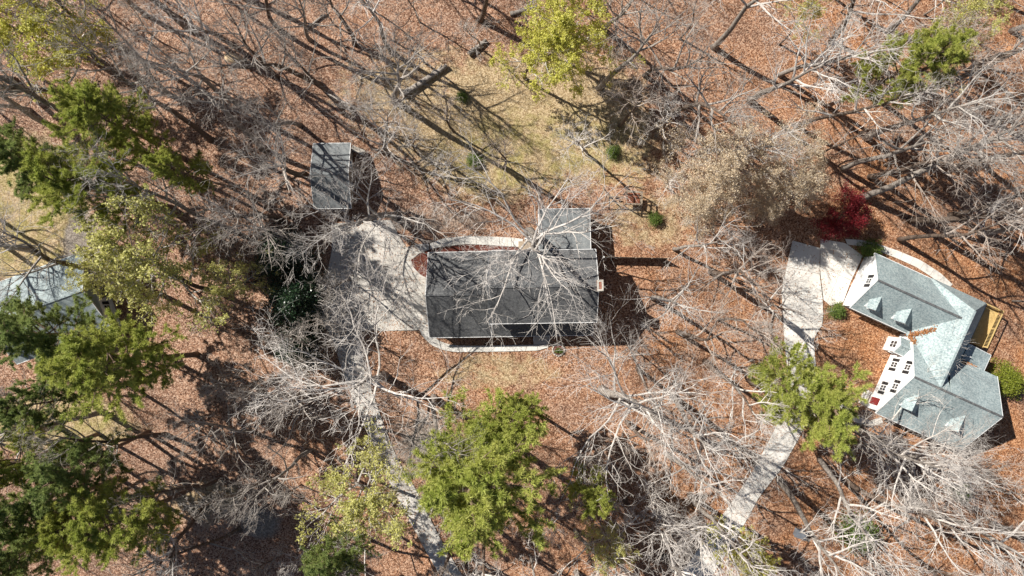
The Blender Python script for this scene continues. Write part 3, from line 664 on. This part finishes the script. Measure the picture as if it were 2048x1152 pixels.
def pine(seed, H=24, rt=.28, f0=.5, Rc=4.5, nb=30, nsub=11, ntuft=6, blades=30, blen=.38, mat='needle', elong=1.0):
    rng = random.Random(seed); T = MB(); B = MB(); tuft = []
    tp, td = path(rng, Vector((0,0,-.4)), Vector((0,0,1)), H*.97, 14, .025, .03)
    T.tube(tp, [rt*(1.3 if i == 0 else 1)*(1-i/14)**.8+.03 for i in range(15)], 8)
    az = 0
    for i in range(nb):
        s = (i+rng.random())/nb; t = f0+(1-f0)*s*.985; q, dd = at_t(tp, td, t); az += 2.4+rng.gauss(0,.5)
        a = R(96-52*s+rng.gauss(0,9)); d = Vector((math.sin(a)*math.cos(az),math.sin(a)*math.sin(az),math.cos(a)))
        Lg = Rc*(math.sin(PI*min(1,.25+.62*s))**.8)*rng.uniform(.5,1.1)
        pts, ds = path(rng, q, d, Lg, 6, .12, .05)
        B.tube(pts, [.075*(1-k/6)+.012 for k in range(7)], 5, False)
        for j in range(nsub):
            tt = .22+.78*(j+rng.random())/nsub
            q2, d2 = at_t(pts, ds, min(.99,tt)); nd = rot_dir(rng, d2, R(rng.uniform(25,65)), rng.uniform(0,2*PI)); nd.z = abs(nd.z)*.6+.08; nd.normalize()
            L2 = Lg*rng.uniform(.22,.42)*(1.25-.6*tt)+.3
            p2, e2 = path(rng, q2, nd, L2, 3, .2, .08)
            B.tube(p2, [.028,.02,.014,.008], 3, False)
            for k in range(ntuft):
                q3, d3 = at_t(p2, e2, min(.999, .3+.7*k/max(1,ntuft-1)))
                tuft.append((q3+Vector((rng.gauss(0,.05),rng.gauss(0,.05),rng.gauss(0,.05))), d3))
    rs = np.random.RandomState(seed); n = len(tuft)
    c = np.array([tuple(q) for q, _ in tuft]); d = np.array([tuple(e) for _, e in tuft])
    c = np.repeat(c, blades, axis=0); d = np.repeat(d, blades, axis=0)
    dr = d*.55+rs.normal(0,.62,d.shape); dr[:,2] += .3; dr /= np.linalg.norm(dr,axis=1,keepdims=True)
    ln = blen*rs.uniform(.6,1.15,(len(c),1)); sd2 = np.cross(dr, rs.normal(0,1,dr.shape)); sd2 /= np.linalg.norm(sd2,axis=1,keepdims=True); wd = .056
    vs = np.stack([c-sd2*wd*.5+dr*ln*.05, c+sd2*wd*.5+dr*ln*.05, c+dr*ln+sd2*wd*.3], axis=1).reshape(-1,3)
    return T, B, np_mesh('foliage', vs, np.arange(len(vs)).reshape(-1,3), M[mat])
def conic(seed, H, Rr, n_leaf, size, mat, stems=1, power=.7, clump=260):
    """dense evergreen to the ground: stem with limbs and clumped leaves through the volume"""
    rng = random.Random(seed); T = MB(); B = MB()
    tp, td = path(rng, Vector((0,0,-.3)), Vector((0,0,1)), H*.95, 8, .05, .05); T.tube(tp, [.16*(1-i/8)+.02 for i in range(9)], 7)
    cs = []
    for i in range(clump):
        s = rng.random()**.8; q, _ = at_t(tp, td, .06+.92*s); a = rng.uniform(0,2*PI); rr = Rr*((1-s)**power)*(rng.uniform(.45,1.05))*(1+.22*math.sin(3*a+seed)+.12*math.sin(7*a))
        e = q+Vector((math.cos(a)*rr, math.sin(a)*rr, rng.uniform(-.3,.5)))
        if i % 3 == 0: B.tube([q, q.lerp(e,.5)+Vector((0,0,.15)), e], [.05,.03,.012], 4, False)
        cs.append(e)
    f = leaves_mesh('foliage', cs, max(1,n_leaf//clump), .36*Rr/4+.08, size, M[mat], seed, .5)
    return T, B, f
def tree_kind(T, B, foliage, tm, bm, tn='trunk', bn='crown'):
    return dict(trunk=T.mesh('trunk', M[tm], True), crown=B.mesh('crown', M[bm], False), foliage=foliage)
K = {}
for i in range(6):
    T, B, tips = broadleaf(100+i, H=(27,25,29,26,24,28)[i], rt=(.36,.32,.42,.34,.31,.38)[i], f0=(.45,.36,.5,.4,.32,.46)[i], Rc=(7.6,8.2,8.4,7.0,8.6,7.8)[i], nl=(10,10,9,9,10,10)[i], sub=(7,4,3), lo=(56,60,52,58,62,54)[i], hi=14, wob=.10)
    K['forest%d'%i] = tree_kind(T, B, None, 'bark' if i % 2 == 0 else 'bark_dark', 'bark_pale' if i != 3 else 'bark_twig_brown')
for i in range(3):
    T, B, tips = broadleaf(200+i, H=(18,20,17)[i], rt=(.42,.46,.38)[i], f0=(.22,.28,.2)[i], Rc=(10.4,10.2,9.4)[i], nl=(12,12,12)[i], sub=(9,5,4), lo=76, hi=22, wob=.13, flat=.01, thick=.85)
    K['spread%d'%i] = tree_kind(T, B, None, 'bark', 'bark_pale')
for i in range(3):
    T, B, tips = broadleaf(300+i, H=(12,14,10)[i], rt=(.10,.12,.09)[i], f0=(.3,.35,.25)[i], Rc=(3.4,3.0,3.6)[i], nl=11, sub=(6,4,3), lo=60, hi=22, wob=.16, thick=.75)
    K['under%d'%i] = tree_kind(T, B, None, 'bark_dark' if i else 'bark', 'bark_twig_brown' if i == 1 else 'bark_pale')
for i in range(2):
    T, B, tips = broadleaf(400+i, H=(17,19)[i], rt=(.22,.24)[i], f0=(.3,.35)[i], Rc=(6.6,6.2)[i], nl=14, sub=(7,5,3), lo=72, hi=26, wob=.17, flat=.01)
    pp = [p for p,_ in tips]
    K['yellow%d'%i] = tree_kind(T, B, leaves_mesh('foliage', pp, 7, .13, .12, M['newleaf'], 41+i), 'bark_dark', 'bark_pale')
    K['olive%d'%i] = dict(K['yellow%d'%i], foliage=leaves_mesh('foliage', pp, 4, .12, .12, M['oliveleaf'], 45+i))
T, B, tips = broadleaf(430, H=16, rt=.2, f0=.22, Rc=6.6, nl=16, sub=(7,5,4), lo=78, hi=30, wob=.15, flat=.015)
K['beech'] = tree_kind(T, B, leaves_mesh('foliage', [p for p,_ in tips], 4, .2, .1, M['beechleaf'], 51), 'bark', 'bark_pale')
for i in range(3):
    T, B, f = pine(500+i, H=(24,22,25)[i], f0=(.52,.5,.42)[i], Rc=(5.0,4.6,4.2)[i], nb=(46,44,46)[i])
    K['pine%d'%i] = tree_kind(T, B, f, 'bark_pine', 'bark_pine')
T, B, f = pine(510, H=23, f0=.45, Rc=4.8, nb=44, mat='needle_dark'); K['darkpine'] = tree_kind(T, B, f, 'bark_pine', 'bark_pine')
T, B, f = conic(520, 9, 4.4, 15000, .13, 'holly'); K['holly'] = tree_kind(T, B, f, 'bark_dark', 'bark_dark')
T, B, tips = broadleaf(530, H=5.4, rt=.11, f0=.12, Rc=3.4, nl=12, sub=(6,4,3), lo=82, hi=30, wob=.2, flat=.03, thick=.5)
K['maple'] = tree_kind(T, B, leaves_mesh('foliage', [p for p,_ in tips], 9, .22, .085, M['redleaf'], 53), 'bark_dark', 'bark_dark')
T, B, f = conic(540, 3.2, 2.6, 9000, .085, 'bushleaf', power=.45); K['bush'] = tree_kind(T, B, f, 'bark_dark', 'bark_dark')
T, B, f = conic(541, 2.4, 2.0, 3500, .09, 'shrubleaf', power=.5); K['shrub'] = tree_kind(T, B, f, 'bark_dark', 'bark_dark')
T, B, f = conic(542, .9, .7, 900, .06, 'shrubleaf', power=.5, clump=60); K['lowplant'] = tree_kind(T, B, f, 'bark_dark', 'bark_dark')

TREES = []      # (x, y) of stems already standing
def plant(kind, x, y, name, label, cat, group=None, s=1.0, sz=None, rz=None, lean=(0,0), twig=None):
    k = K[kind]; r_ = random.uniform(0,2*PI) if rz is None else rz
    e = empty(name, (x,y,-.05)); e.rotation_euler = (lean[0], lean[1], r_); e.scale = (s,s,sz or s)
    tag(e, label, cat, group)
    link(bpy.data.objects.new('trunk', k['trunk']), e); c_ = link(bpy.data.objects.new('crown', k['crown']), e)
    if twig: c_.material_slots[0].link = 'OBJECT'; c_.material_slots[0].material = M[twig]
    if k['foliage'] is not None: link(bpy.data.objects.new('foliage', k['foliage']), e)
    TREES.append((x,y)); return e
random.seed(11)
def base_of(px, py, h): 
    k = (CAM_H-h)/CAM_H; return (px-1024)/PPM*k, (576-py)/PPM*k

# pines, placed by the centre of their crowns
for kind, px, py, h, s, label in (
    ('pine0',195,250,19,1.05,'tall pine with flat bright crown beside the yellow lawn, farther from the pale-roofed house'),
    ('pine1',170,385,18,1.15,'broad bright pine between the yellow lawn and the woods'),
    ('pine2',335,330,17,.62,'small narrow pine close beside the broad bright pine'),
    ('darkpine',10,330,18,.95,'dark pine standing at the far border of the yellow lawn'),
    ('darkpine',55,690,18,1.15,'dark spreading pine hanging over the pale blue-grey roof'),
    ('pine0',238,742,18,1.25,'big yellow-green pine next to the pale-roofed house'),
    ('darkpine',115,935,18,.95,'dark green pine beyond the yellow moss strip'),
    ('pine1',235,1070,18,1.15,'bright rounded pine past the yellow moss strip'),
    ('darkpine',40,1050,18,1.1,'deep green pine shading the lowest corner of the woods'),
    ('darkpine',75,810,17,.8,'grey-green pine between the pale-roofed house and the moss strip'),
    ('pine2',20,930,16,.9,'narrow pine at the outer end of the moss strip'),
    ('darkpine',20,1110,17,.9,'deep green pine next to the bright rounded pine, away from the moss strip'),
    ('pine1',130,1040,16,.85,'medium bright pine squeezed between the darker pines past the moss'),
    ('pine0',985,930,17,1.72,'huge bright green pine in front of the charcoal-roofed house'),
    ('pine1',1040,845,14,.9,'lower bright pine top close behind the huge green pine'),
    ('pine2',1172,985,15,.62,'slim pine close beside the huge bright green pine'),
    ('pine1',1592,770,15,1.28,'rounded green pine overhanging the pale driveway of the white house'),
    ('pine2',1800,130,17,.98,'lone narrow pine among bare trees above the red maple'),
    ('darkpine',690,1105,12,.8,'dark low pine beneath the olive-leaved tree beside the driveway')):
    x, y = base_of(px, py, h); plant(kind, x, y, 'pine_tree', label, 'pine', s=s, sz=s**.3)
# trees in new leaf
for kind, px, py, h, s, label in (
    ('yellow0',70,50,13,1.25,'yellow-green leafing tree at the outermost edge of the woods behind the yellow lawn'),
    ('yellow1',1052,85,13,.8,'bright yellow-green leafing tree with crooked trunk on the back lawn'),
    ('yellow0',1155,50,13,.85,'second yellow-green tree next to the crooked yellow-green one on the back lawn'),
    ('olive1',335,585,13,1.3,'wide olive-yellow leafing tree between the pines and the dark holly'),
    ('olive0',225,545,13,.75,'smaller olive-yellow leafing tree overlapping the brown porch roof'),
    ('olive0',440,560,13,.55,'small olive leafing tree growing against the dark holly'),
    ('olive1',668,1000,13,1.15,'olive-yellow leafing tree beside the lower driveway'),
    ('yellow1',1490,1105,13,.62,'yellow leafing tree beside the lower end of the pale driveway'),
    ('olive0',1215,1090,12,.55,'small olive leafing tree below the big bare spreading tree'),
    ('olive1',1640,15,12,.5,'small olive leafing tree in the woods above the pale dry-leaved trees'),
    ('olive0',1960,40,14,.7,'olive leafing tree at the far corner of the woods above the white house')):
    x, y = base_of(px, py, h); plant(kind, x, y, 'leafing_tree', label, 'tree', s=s, sz=s**.4)
for px, py, h, s in ((1490,300,11,.98),(1600,310,11,.92),(1440,385,10,.8),(1545,380,9,.6)):
    x, y = base_of(px, py, h); plant('beech', x, y, 'beech_tree', 'pale tree still holding dry beige leaves between back lawn and red maple', 'tree', 'pale dry-leaved trees', s=s)
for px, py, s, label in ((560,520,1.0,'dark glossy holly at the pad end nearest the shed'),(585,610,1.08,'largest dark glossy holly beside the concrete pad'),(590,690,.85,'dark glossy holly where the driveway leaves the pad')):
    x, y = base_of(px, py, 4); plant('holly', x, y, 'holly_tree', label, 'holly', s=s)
x, y = base_of(1692,430,3.5); plant('maple', x, y, 'red_maple', 'small dark red maple at the corner of the white house turning pad', 'maple', s=1.0, sz=1.0)
x, y = base_of(2022,765,2); plant('bush', x, y, 'round_bush', 'large round yellow-green bush behind the white house', 'bush', s=1.0)
for px, py, s, label in ((1705,1060,1.5,'wide green shrub under the bare branches beside the pale driveway'),(1308,438,.62,'bright green shrub near the wooden play tower'),(925,195,.5,'low green shrub on the back lawn below the fallen logs'),(948,322,.65,'green shrub on the back lawn behind the shed'),(1225,305,.6,'green shrub among grass on the far back lawn'),(1915,980,.8,'green shrub below the white house'),
    (1735,500,.9,'dark shrub between the red maple and the white garage gable'),(1670,622,.7,'dark shrub at the front corner of the white garage gable')):
    p = P(px,py); plant('shrub', p.x, p.y, 'shrub', label, 'shrub', s=s)
for dx, dy in ((0,.1),(.3,-.2),(-.3,-.15)):
    e = plant('lowplant', pc.x+dx, pc.y+dy, 'low_plant', 'leafy green plant growing inside the stone-edged ring', 'plant', 'plants in the stone ring', s=.5); e.location.z = .06

# big bare trees that can be told apart
for kind, px, py, s, label in (
    ('spread0',768,752,1.3,'wide bare tree spreading its limbs over the driveway below the pad'),
    ('spread1',1058,466,1.28,'wide bare tree whose limbs hang over the charcoal roof'),
    ('spread2',788,432,1.2,'wide bare tree reaching over the shed and the top of the pad'),
    ('spread1',1205,780,1.25,'stout pale bare tree spreading over the front yard between the houses'),
    ('under2',1252,688,1.0,'small many-branched bare tree at the front corner of the charcoal-roofed house'),
    ('spread2',772,305,.8,'bare tree with forked pale limbs between shed and back lawn'),
    ('under0',914,342,1.05,'small bare tree with bushy pale twigs on the back lawn'),
    ('under1',1008,333,1.1,'slim bare tree with brushy top in the middle of the back lawn'),
    ('forest1',465,88,1.0,'thick pale-trunked bare tree near the cut stump')):
    p = P(px,py); plant(kind, p.x, p.y, 'bare_tree', label, 'tree', s=s, sz=s**.4)

ZONES = [  # (pixel of a landmark, words)
    ((60,190),'beyond the tall pine by the yellow lawn'), ((330,120),'in the woods between yellow-leaved tree and cut stump'), ((520,60),'in the woods beyond the cut stump'), ((440,300),'in the woods between pines and shed'),
    ((600,250),'in the woods right behind the shed'), ((700,60),'in the woods behind the long fallen log'), ((850,150),'around the fallen logs'), ((1060,200),'around the crooked yellow-green tree'), ((1260,200),'at the far side of the back lawn'),
    ((1300,60),'in the woods past the second yellow-green tree'), ((1480,120),'in the woods behind the pale dry-leaved trees'), ((1500,300),'among the pale dry-leaved trees'), ((1640,130),'in the woods short of the lone narrow pine'),
    ((1850,150),'in the woods past the lone narrow pine'), ((1760,320),'in the woods just above the red maple'), ((1900,440),'behind the white house path'), ((1380,520),'near the end of the board fence'), ((1450,680),'between the front yard and the pale driveway'),
    ((1720,870),'at the front wing of the white house'), ((1900,1000),'far below the white house'), ((1650,1000),'around the dark utility box'), ((1330,860),'beyond the stout spreading tree'), ((1350,1050),'across from the lower pale driveway'),
    ((1000,900),'around the huge green pine'), ((850,1090),'at the lower end of the grey driveway'), ((560,740),'below the dark hollies'), ((480,930),'between the moss strip and olive-yellow tree'), ((330,700),'next to the big yellow-green pine'),
    ((150,900),'among the pines by the yellow moss'), ((120,480),'around the yellow lawn')]
def zone(px, py): return min(ZONES, key=lambda z: math.hypot(px-z[0][0], py-z[0][1]))[1]
def woods(kind, px, py, s):
    p = P(px, py); z = zone(px, py)
    mid = random.random() < (.8 if px < 900 else .2); tone = 'darker-toned' if mid or kind == 'forest3' else 'pale'  # most left-hand trees get twigs with their shaded side put into the colour
    if kind.startswith('under'): nm, lb = 'sapling', 'slender young %s bare tree %s' % (tone, z)
    elif kind.startswith('spread'): nm, lb = 'bare_tree', 'wide-spreading %s bare tree %s' % (tone, z)
    else:
        hh = (27,25,29,26,24,28)[int(kind[6])]*s
        nm, lb = 'bare_tree', '%s %s bare forest tree %s' % ('very tall' if hh > 26.5 else 'tall' if hh > 22.5 else 'mid-height', tone, z)
    plant(kind, p.x, p.y, nm, lb, 'tree', lb.replace('tree', 'trees', 1), s=s, lean=(random.gauss(0,.03),random.gauss(0,.03)), twig='bark_twig_shaded' if mid else None)
known = [(790,203,'forest2',1),(475,205,'forest0',1),(642,170,'forest5',1),(709,88,'forest3',.9),(782,102,'forest0',.85),(848,125,'under0',1.3),(907,262,'under1',1.0),(838,309,'under1',1.0),
    (1174,309,'forest4',.62),(1313,272,'under0',1.2),(1396,306,'forest4',.85),(1732,274,'forest2',1.0),(1687,337,'forest0',1.05),(1739,354,'forest3',1),(1340,222,'forest5',1),(1427,94,'forest0',1),
    (1662,83,'forest1',1),(1722,397,'forest2',1.05),(1820,438,'forest5',1.05),(1348,498,'forest4',.8),(1422,543,'forest3',.95),(1475,577,'forest1',.85),(1306,596,'forest0',.8),(1437,641,'under1',1.3),
    (1357,665,'forest3',.85),(1275,735,'forest1',.8),(1412,722,'forest5',.85),(1345,790,'forest2',.95),(1805,998,'forest0',1.1),(1985,1050,'forest2',1),(111,258,'forest2',.95),(142,190,'forest1',.9),(205,825,'forest0',.9),
    (345,415,'forest3',.9),(500,862,'forest4',.8),(440,960,'forest1',.8),(410,1010,'forest5',.8),(560,440,'forest3',.9),(585,475,'forest0',.8),(1255,845,'forest3',.8),(1330,905,'forest4',.9),(1500,760,'forest5',.9),
    (1450,880,'forest1',.9),(1560,960,'forest2',.95),(1640,920,'forest4',1),(1690,850,'forest0',1),(1722,862,'spread0',.95),(1790,908,'spread2',.9),(1690,960,'forest1',1),(1240,250,'forest3',.7),(1290,150,'forest1',.95),(1210,60,'forest4',.9),(960,40,'forest5',.9),(1110,20,'under0',1.2),
    (1500,200,'forest2',.95),(1560,150,'forest4',1),(1590,250,'forest1',.9),(1860,330,'forest4',1),(1900,430,'forest1',1),(1800,480,'forest3',.85),(1960,470,'forest0',1),(1850,180,'forest5',1),(1780,60,'forest4',1),(600,250,'forest4',.9),(690,230,'forest1',.85),
    (530,300,'forest2',.95),(420,280,'forest5',.95),(340,190,'forest4',.9),(250,100,'forest3',.95),(560,60,'forest1',.9),(620,80,'forest4',.85),(380,60,'forest2',.95),(290,30,'forest0',.9),(60,220,'forest4',.9),(30,160,'forest5',.9),
    (620,810,'forest1',.8),(560,790,'forest4',.75),(650,720,'under2',1.2),(620,900,'forest0',.8),(480,760,'under0',1.2),(330,870,'forest5',.85),(530,950,'under1',1.3),(60,500,'spread0',.8),(700,560,'under2',1.1),(640,690,'under0',1.2),(690,650,'under2',1.1),
    (900,1090,'forest3',.7),(960,1120,'under2',1.3),(1060,1110,'under0',1.3),(1150,1060,'forest4',.75),(1250,1000,'forest1',.85),(1320,1030,'forest2',.85),(1290,960,'under0',1.3),(1380,990,'forest0',.9),(1180,870,'under1',1.2),(740,1080,'forest1',.7)]
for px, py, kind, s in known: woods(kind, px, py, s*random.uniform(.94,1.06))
# fill the woods; keep buildings, paving and lawns clear
CLEAR = [(600,420,880,720),(840,400,1300,760),(610,260,760,450),(1540,460,1740,700),(1670,480,2010,900),(0,520,200,660),(800,180,1250,420),(880,690,1180,800),(1220,360,1320,430),(1420,340,1720,520),(1180,820,1300,1000),(0,330,170,520)]
def on_drive(px, py):
    for ax,ay,bx,by_,wd in ((700,690,830,960,55),(830,960,930,1200,55),(1600,690,1600,850,50),(1580,850,1390,1150,55)):
        t = max(0,min(1,((px-ax)*(bx-ax)+(py-ay)*(by_-ay))/((bx-ax)**2+(by_-ay)**2)))
        if math.hypot(px-ax-t*(bx-ax), py-ay-t*(by_-ay)) < wd: return True
    return False
rng = random.Random(77); added = 0
for it in range(6000):
    px, py = rng.uniform(-420,2090), rng.uniform(-360,1190)
    if any(a < px < c and b_ < py < d for a,b_,c,d in CLEAR) or on_drive(px, py): continue
    off = px < -10 or py < -10
    p = P(px, py); under = rng.random() < .4
    md = 7.5 if off else (3.5 if under else 5.2)
    if any((p.x-a)**2+(p.y-b_)**2 < md*md for a,b_ in TREES): continue
    if off and (under or -px*.68 > 430+0*py): continue
    if not off and px < 480 and 450 < py and rng.random() < .6: continue
    if not off and px < 900 and py < 500 and rng.random() < .35: continue
    kind = 'under%d'%rng.randrange(3) if under else 'forest%d'%rng.randrange(6)
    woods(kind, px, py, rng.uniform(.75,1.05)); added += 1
    if added > 145: break

# ------------------------------------------------------------------ logs, stump, utility box
def log(label, a, b2, r, seed, branches=2):
    rng = random.Random(seed); A = P(*a); B_ = P(*b2); A.z = B_.z = r*.75
    e = empty('fallen_log', (A.x,A.y,0)); tag(e, label, 'log')
    d = B_-A; pts = [Vector((0,0,A.z))+d*t+Vector((rng.gauss(0,.06),rng.gauss(0,.06),rng.gauss(0,.02))) for t in (0,.2,.4,.6,.8,1)]
    MB().tube(pts, [r*1.1,r,r*.95,r*.88,r*.8,r*.7], 9).build('trunk', M['bark'], e, True)
    for k in range(branches):
        q = pts[2+k]; dr = (d.normalized()+Vector((rng.uniform(-1,1),rng.uniform(-1,1),.25))).normalized(); L2 = rng.uniform(1.2,2.4)
        MB().tube([q,q+dr*L2*.5,q+dr*L2+Vector((0,0,-.1))],[r*.4,r*.3,r*.12],6).build('limb', M['bark'], e, True)
    MB().tube([pts[0]-d.normalized()*.012,pts[0]-d.normalized()*.002],[r*.95,r*1.0],9).build('cut_end', M['cutwood'], e)
log('long thick fallen log lying on the back lawn', (808,190), (894,133), .42, 1, 3)
log('short fallen log near the yellow-green tree on the back lawn', (936,110), (975,82), .34, 2, 1)
log('broken fallen log beside the crooked yellow-green tree', (1020,30), (1075,12), .28, 3, 3)
log('thin fallen log in the woods behind the shed', (610,60), (650,30), .2, 4, 2)
sp = P(472,122); e = empty('tree_stump', (sp.x,sp.y,-.05)); tag(e, 'pale uprooted stump lying among leaves in the woods', 'stump')
MB().tube([(-1.0,.3,.7),(-.5,.2,.75),(.3,0,.7),(1.1,-.2,.62)],[.55,.7,.62,.5],11).build('trunk', M['cutwood'], e, True)
rng = random.Random(5)
for k in range(8):
    a = rng.uniform(-1.2,1.2); MB().tube([(1.0,-.2,.6),(1.7,-.2+a*.5,.6+rng.uniform(-.3,.5)),(2.2,-.2+a*1.1,.5+rng.uniform(-.4,.6))],[.16,.09,.02],5).build('root', M['bark_dark'], e, True)
ub = P(1598,1065); o = MB().prism([(-.7,-.5),(.7,-.5),(.7,.5),(-.7,.5)], 0, .75).prism([(-.8,-.6),(.8,-.6),(.8,.6),(-.8,.6)], .75, [.85,.85,.95,.95]).build('utility_box', M['metal'])
o.location = (ub.x,ub.y,-.05); o.rotation_euler = (0,0,R(-20)); tag(o, 'small dark grey utility box on the leaf-covered ground by the pale driveway', 'box')
tag(MB().box(-.35,.35,-.22,.22,0,.35).box(-.39,.39,-.26,.26,.35,.40).build('stone_bench', M['stone']), 'small pale stone block beside the front corner of the charcoal-roofed house', 'block').location = (P(1287,651).x,P(1287,651).y,-.04)
def scatter(name, label, poly_px, n, z, seed):
    rs = np.random.RandomState(seed); pts = []
    P4 = [(P(*q).x,P(*q).y) for q in poly_px]; x0,x1 = min(p[0] for p in P4),max(p[0] for p in P4); y0,y1 = min(p[1] for p in P4),max(p[1] for p in P4)
    def inside(x,y):
        c = False; j = len(P4)-1
        for i in range(len(P4)):
            if (P4[i][1] > y) != (P4[j][1] > y) and x < (P4[j][0]-P4[i][0])*(y-P4[i][1])/(P4[j][1]-P4[i][1])+P4[i][0]: c = not c
            j = i
        return c
    while len(pts) < n:
        x, y = rs.uniform(x0,x1), rs.uniform(y0,y1)
        if inside(x,y) and noise.noise(Vector((x*.5,y*.5,seed))) > rs.uniform(-.5,.6): pts.append((x,y,z+rs.uniform(0,.03)))
    tag(link(bpy.data.objects.new(name, leaves_mesh(name, pts, 1, .01, .075, M['leafdrift'], seed, 3))), label, 'leaves', kind='stuff')
scatter('scattered_leaves', 'dry leaves blown over the concrete pad', [(655,440),(790,432),(860,487),(861,660),(720,670),(655,670),(615,600)], 1500, .1, 3)
scatter('scattered_leaves', 'dry leaves blown along the grey driveway', [(650,662),(730,664),(740,765),(796,922),(883,1082),(930,1160),(880,1160),(760,936),(685,760)], 1300, .1, 4)
scatter('scattered_leaves', 'dry leaves blown along the pale driveway', [(1580,481),(1725,512),(1690,610),(1650,640),(1630,720),(1630,810),(1602,873),(1425,1152),(1355,1152),(1550,850),(1565,760),(1560,580)], 1500, .1, 5)
print('trees', len(TREES), 'fill', added)
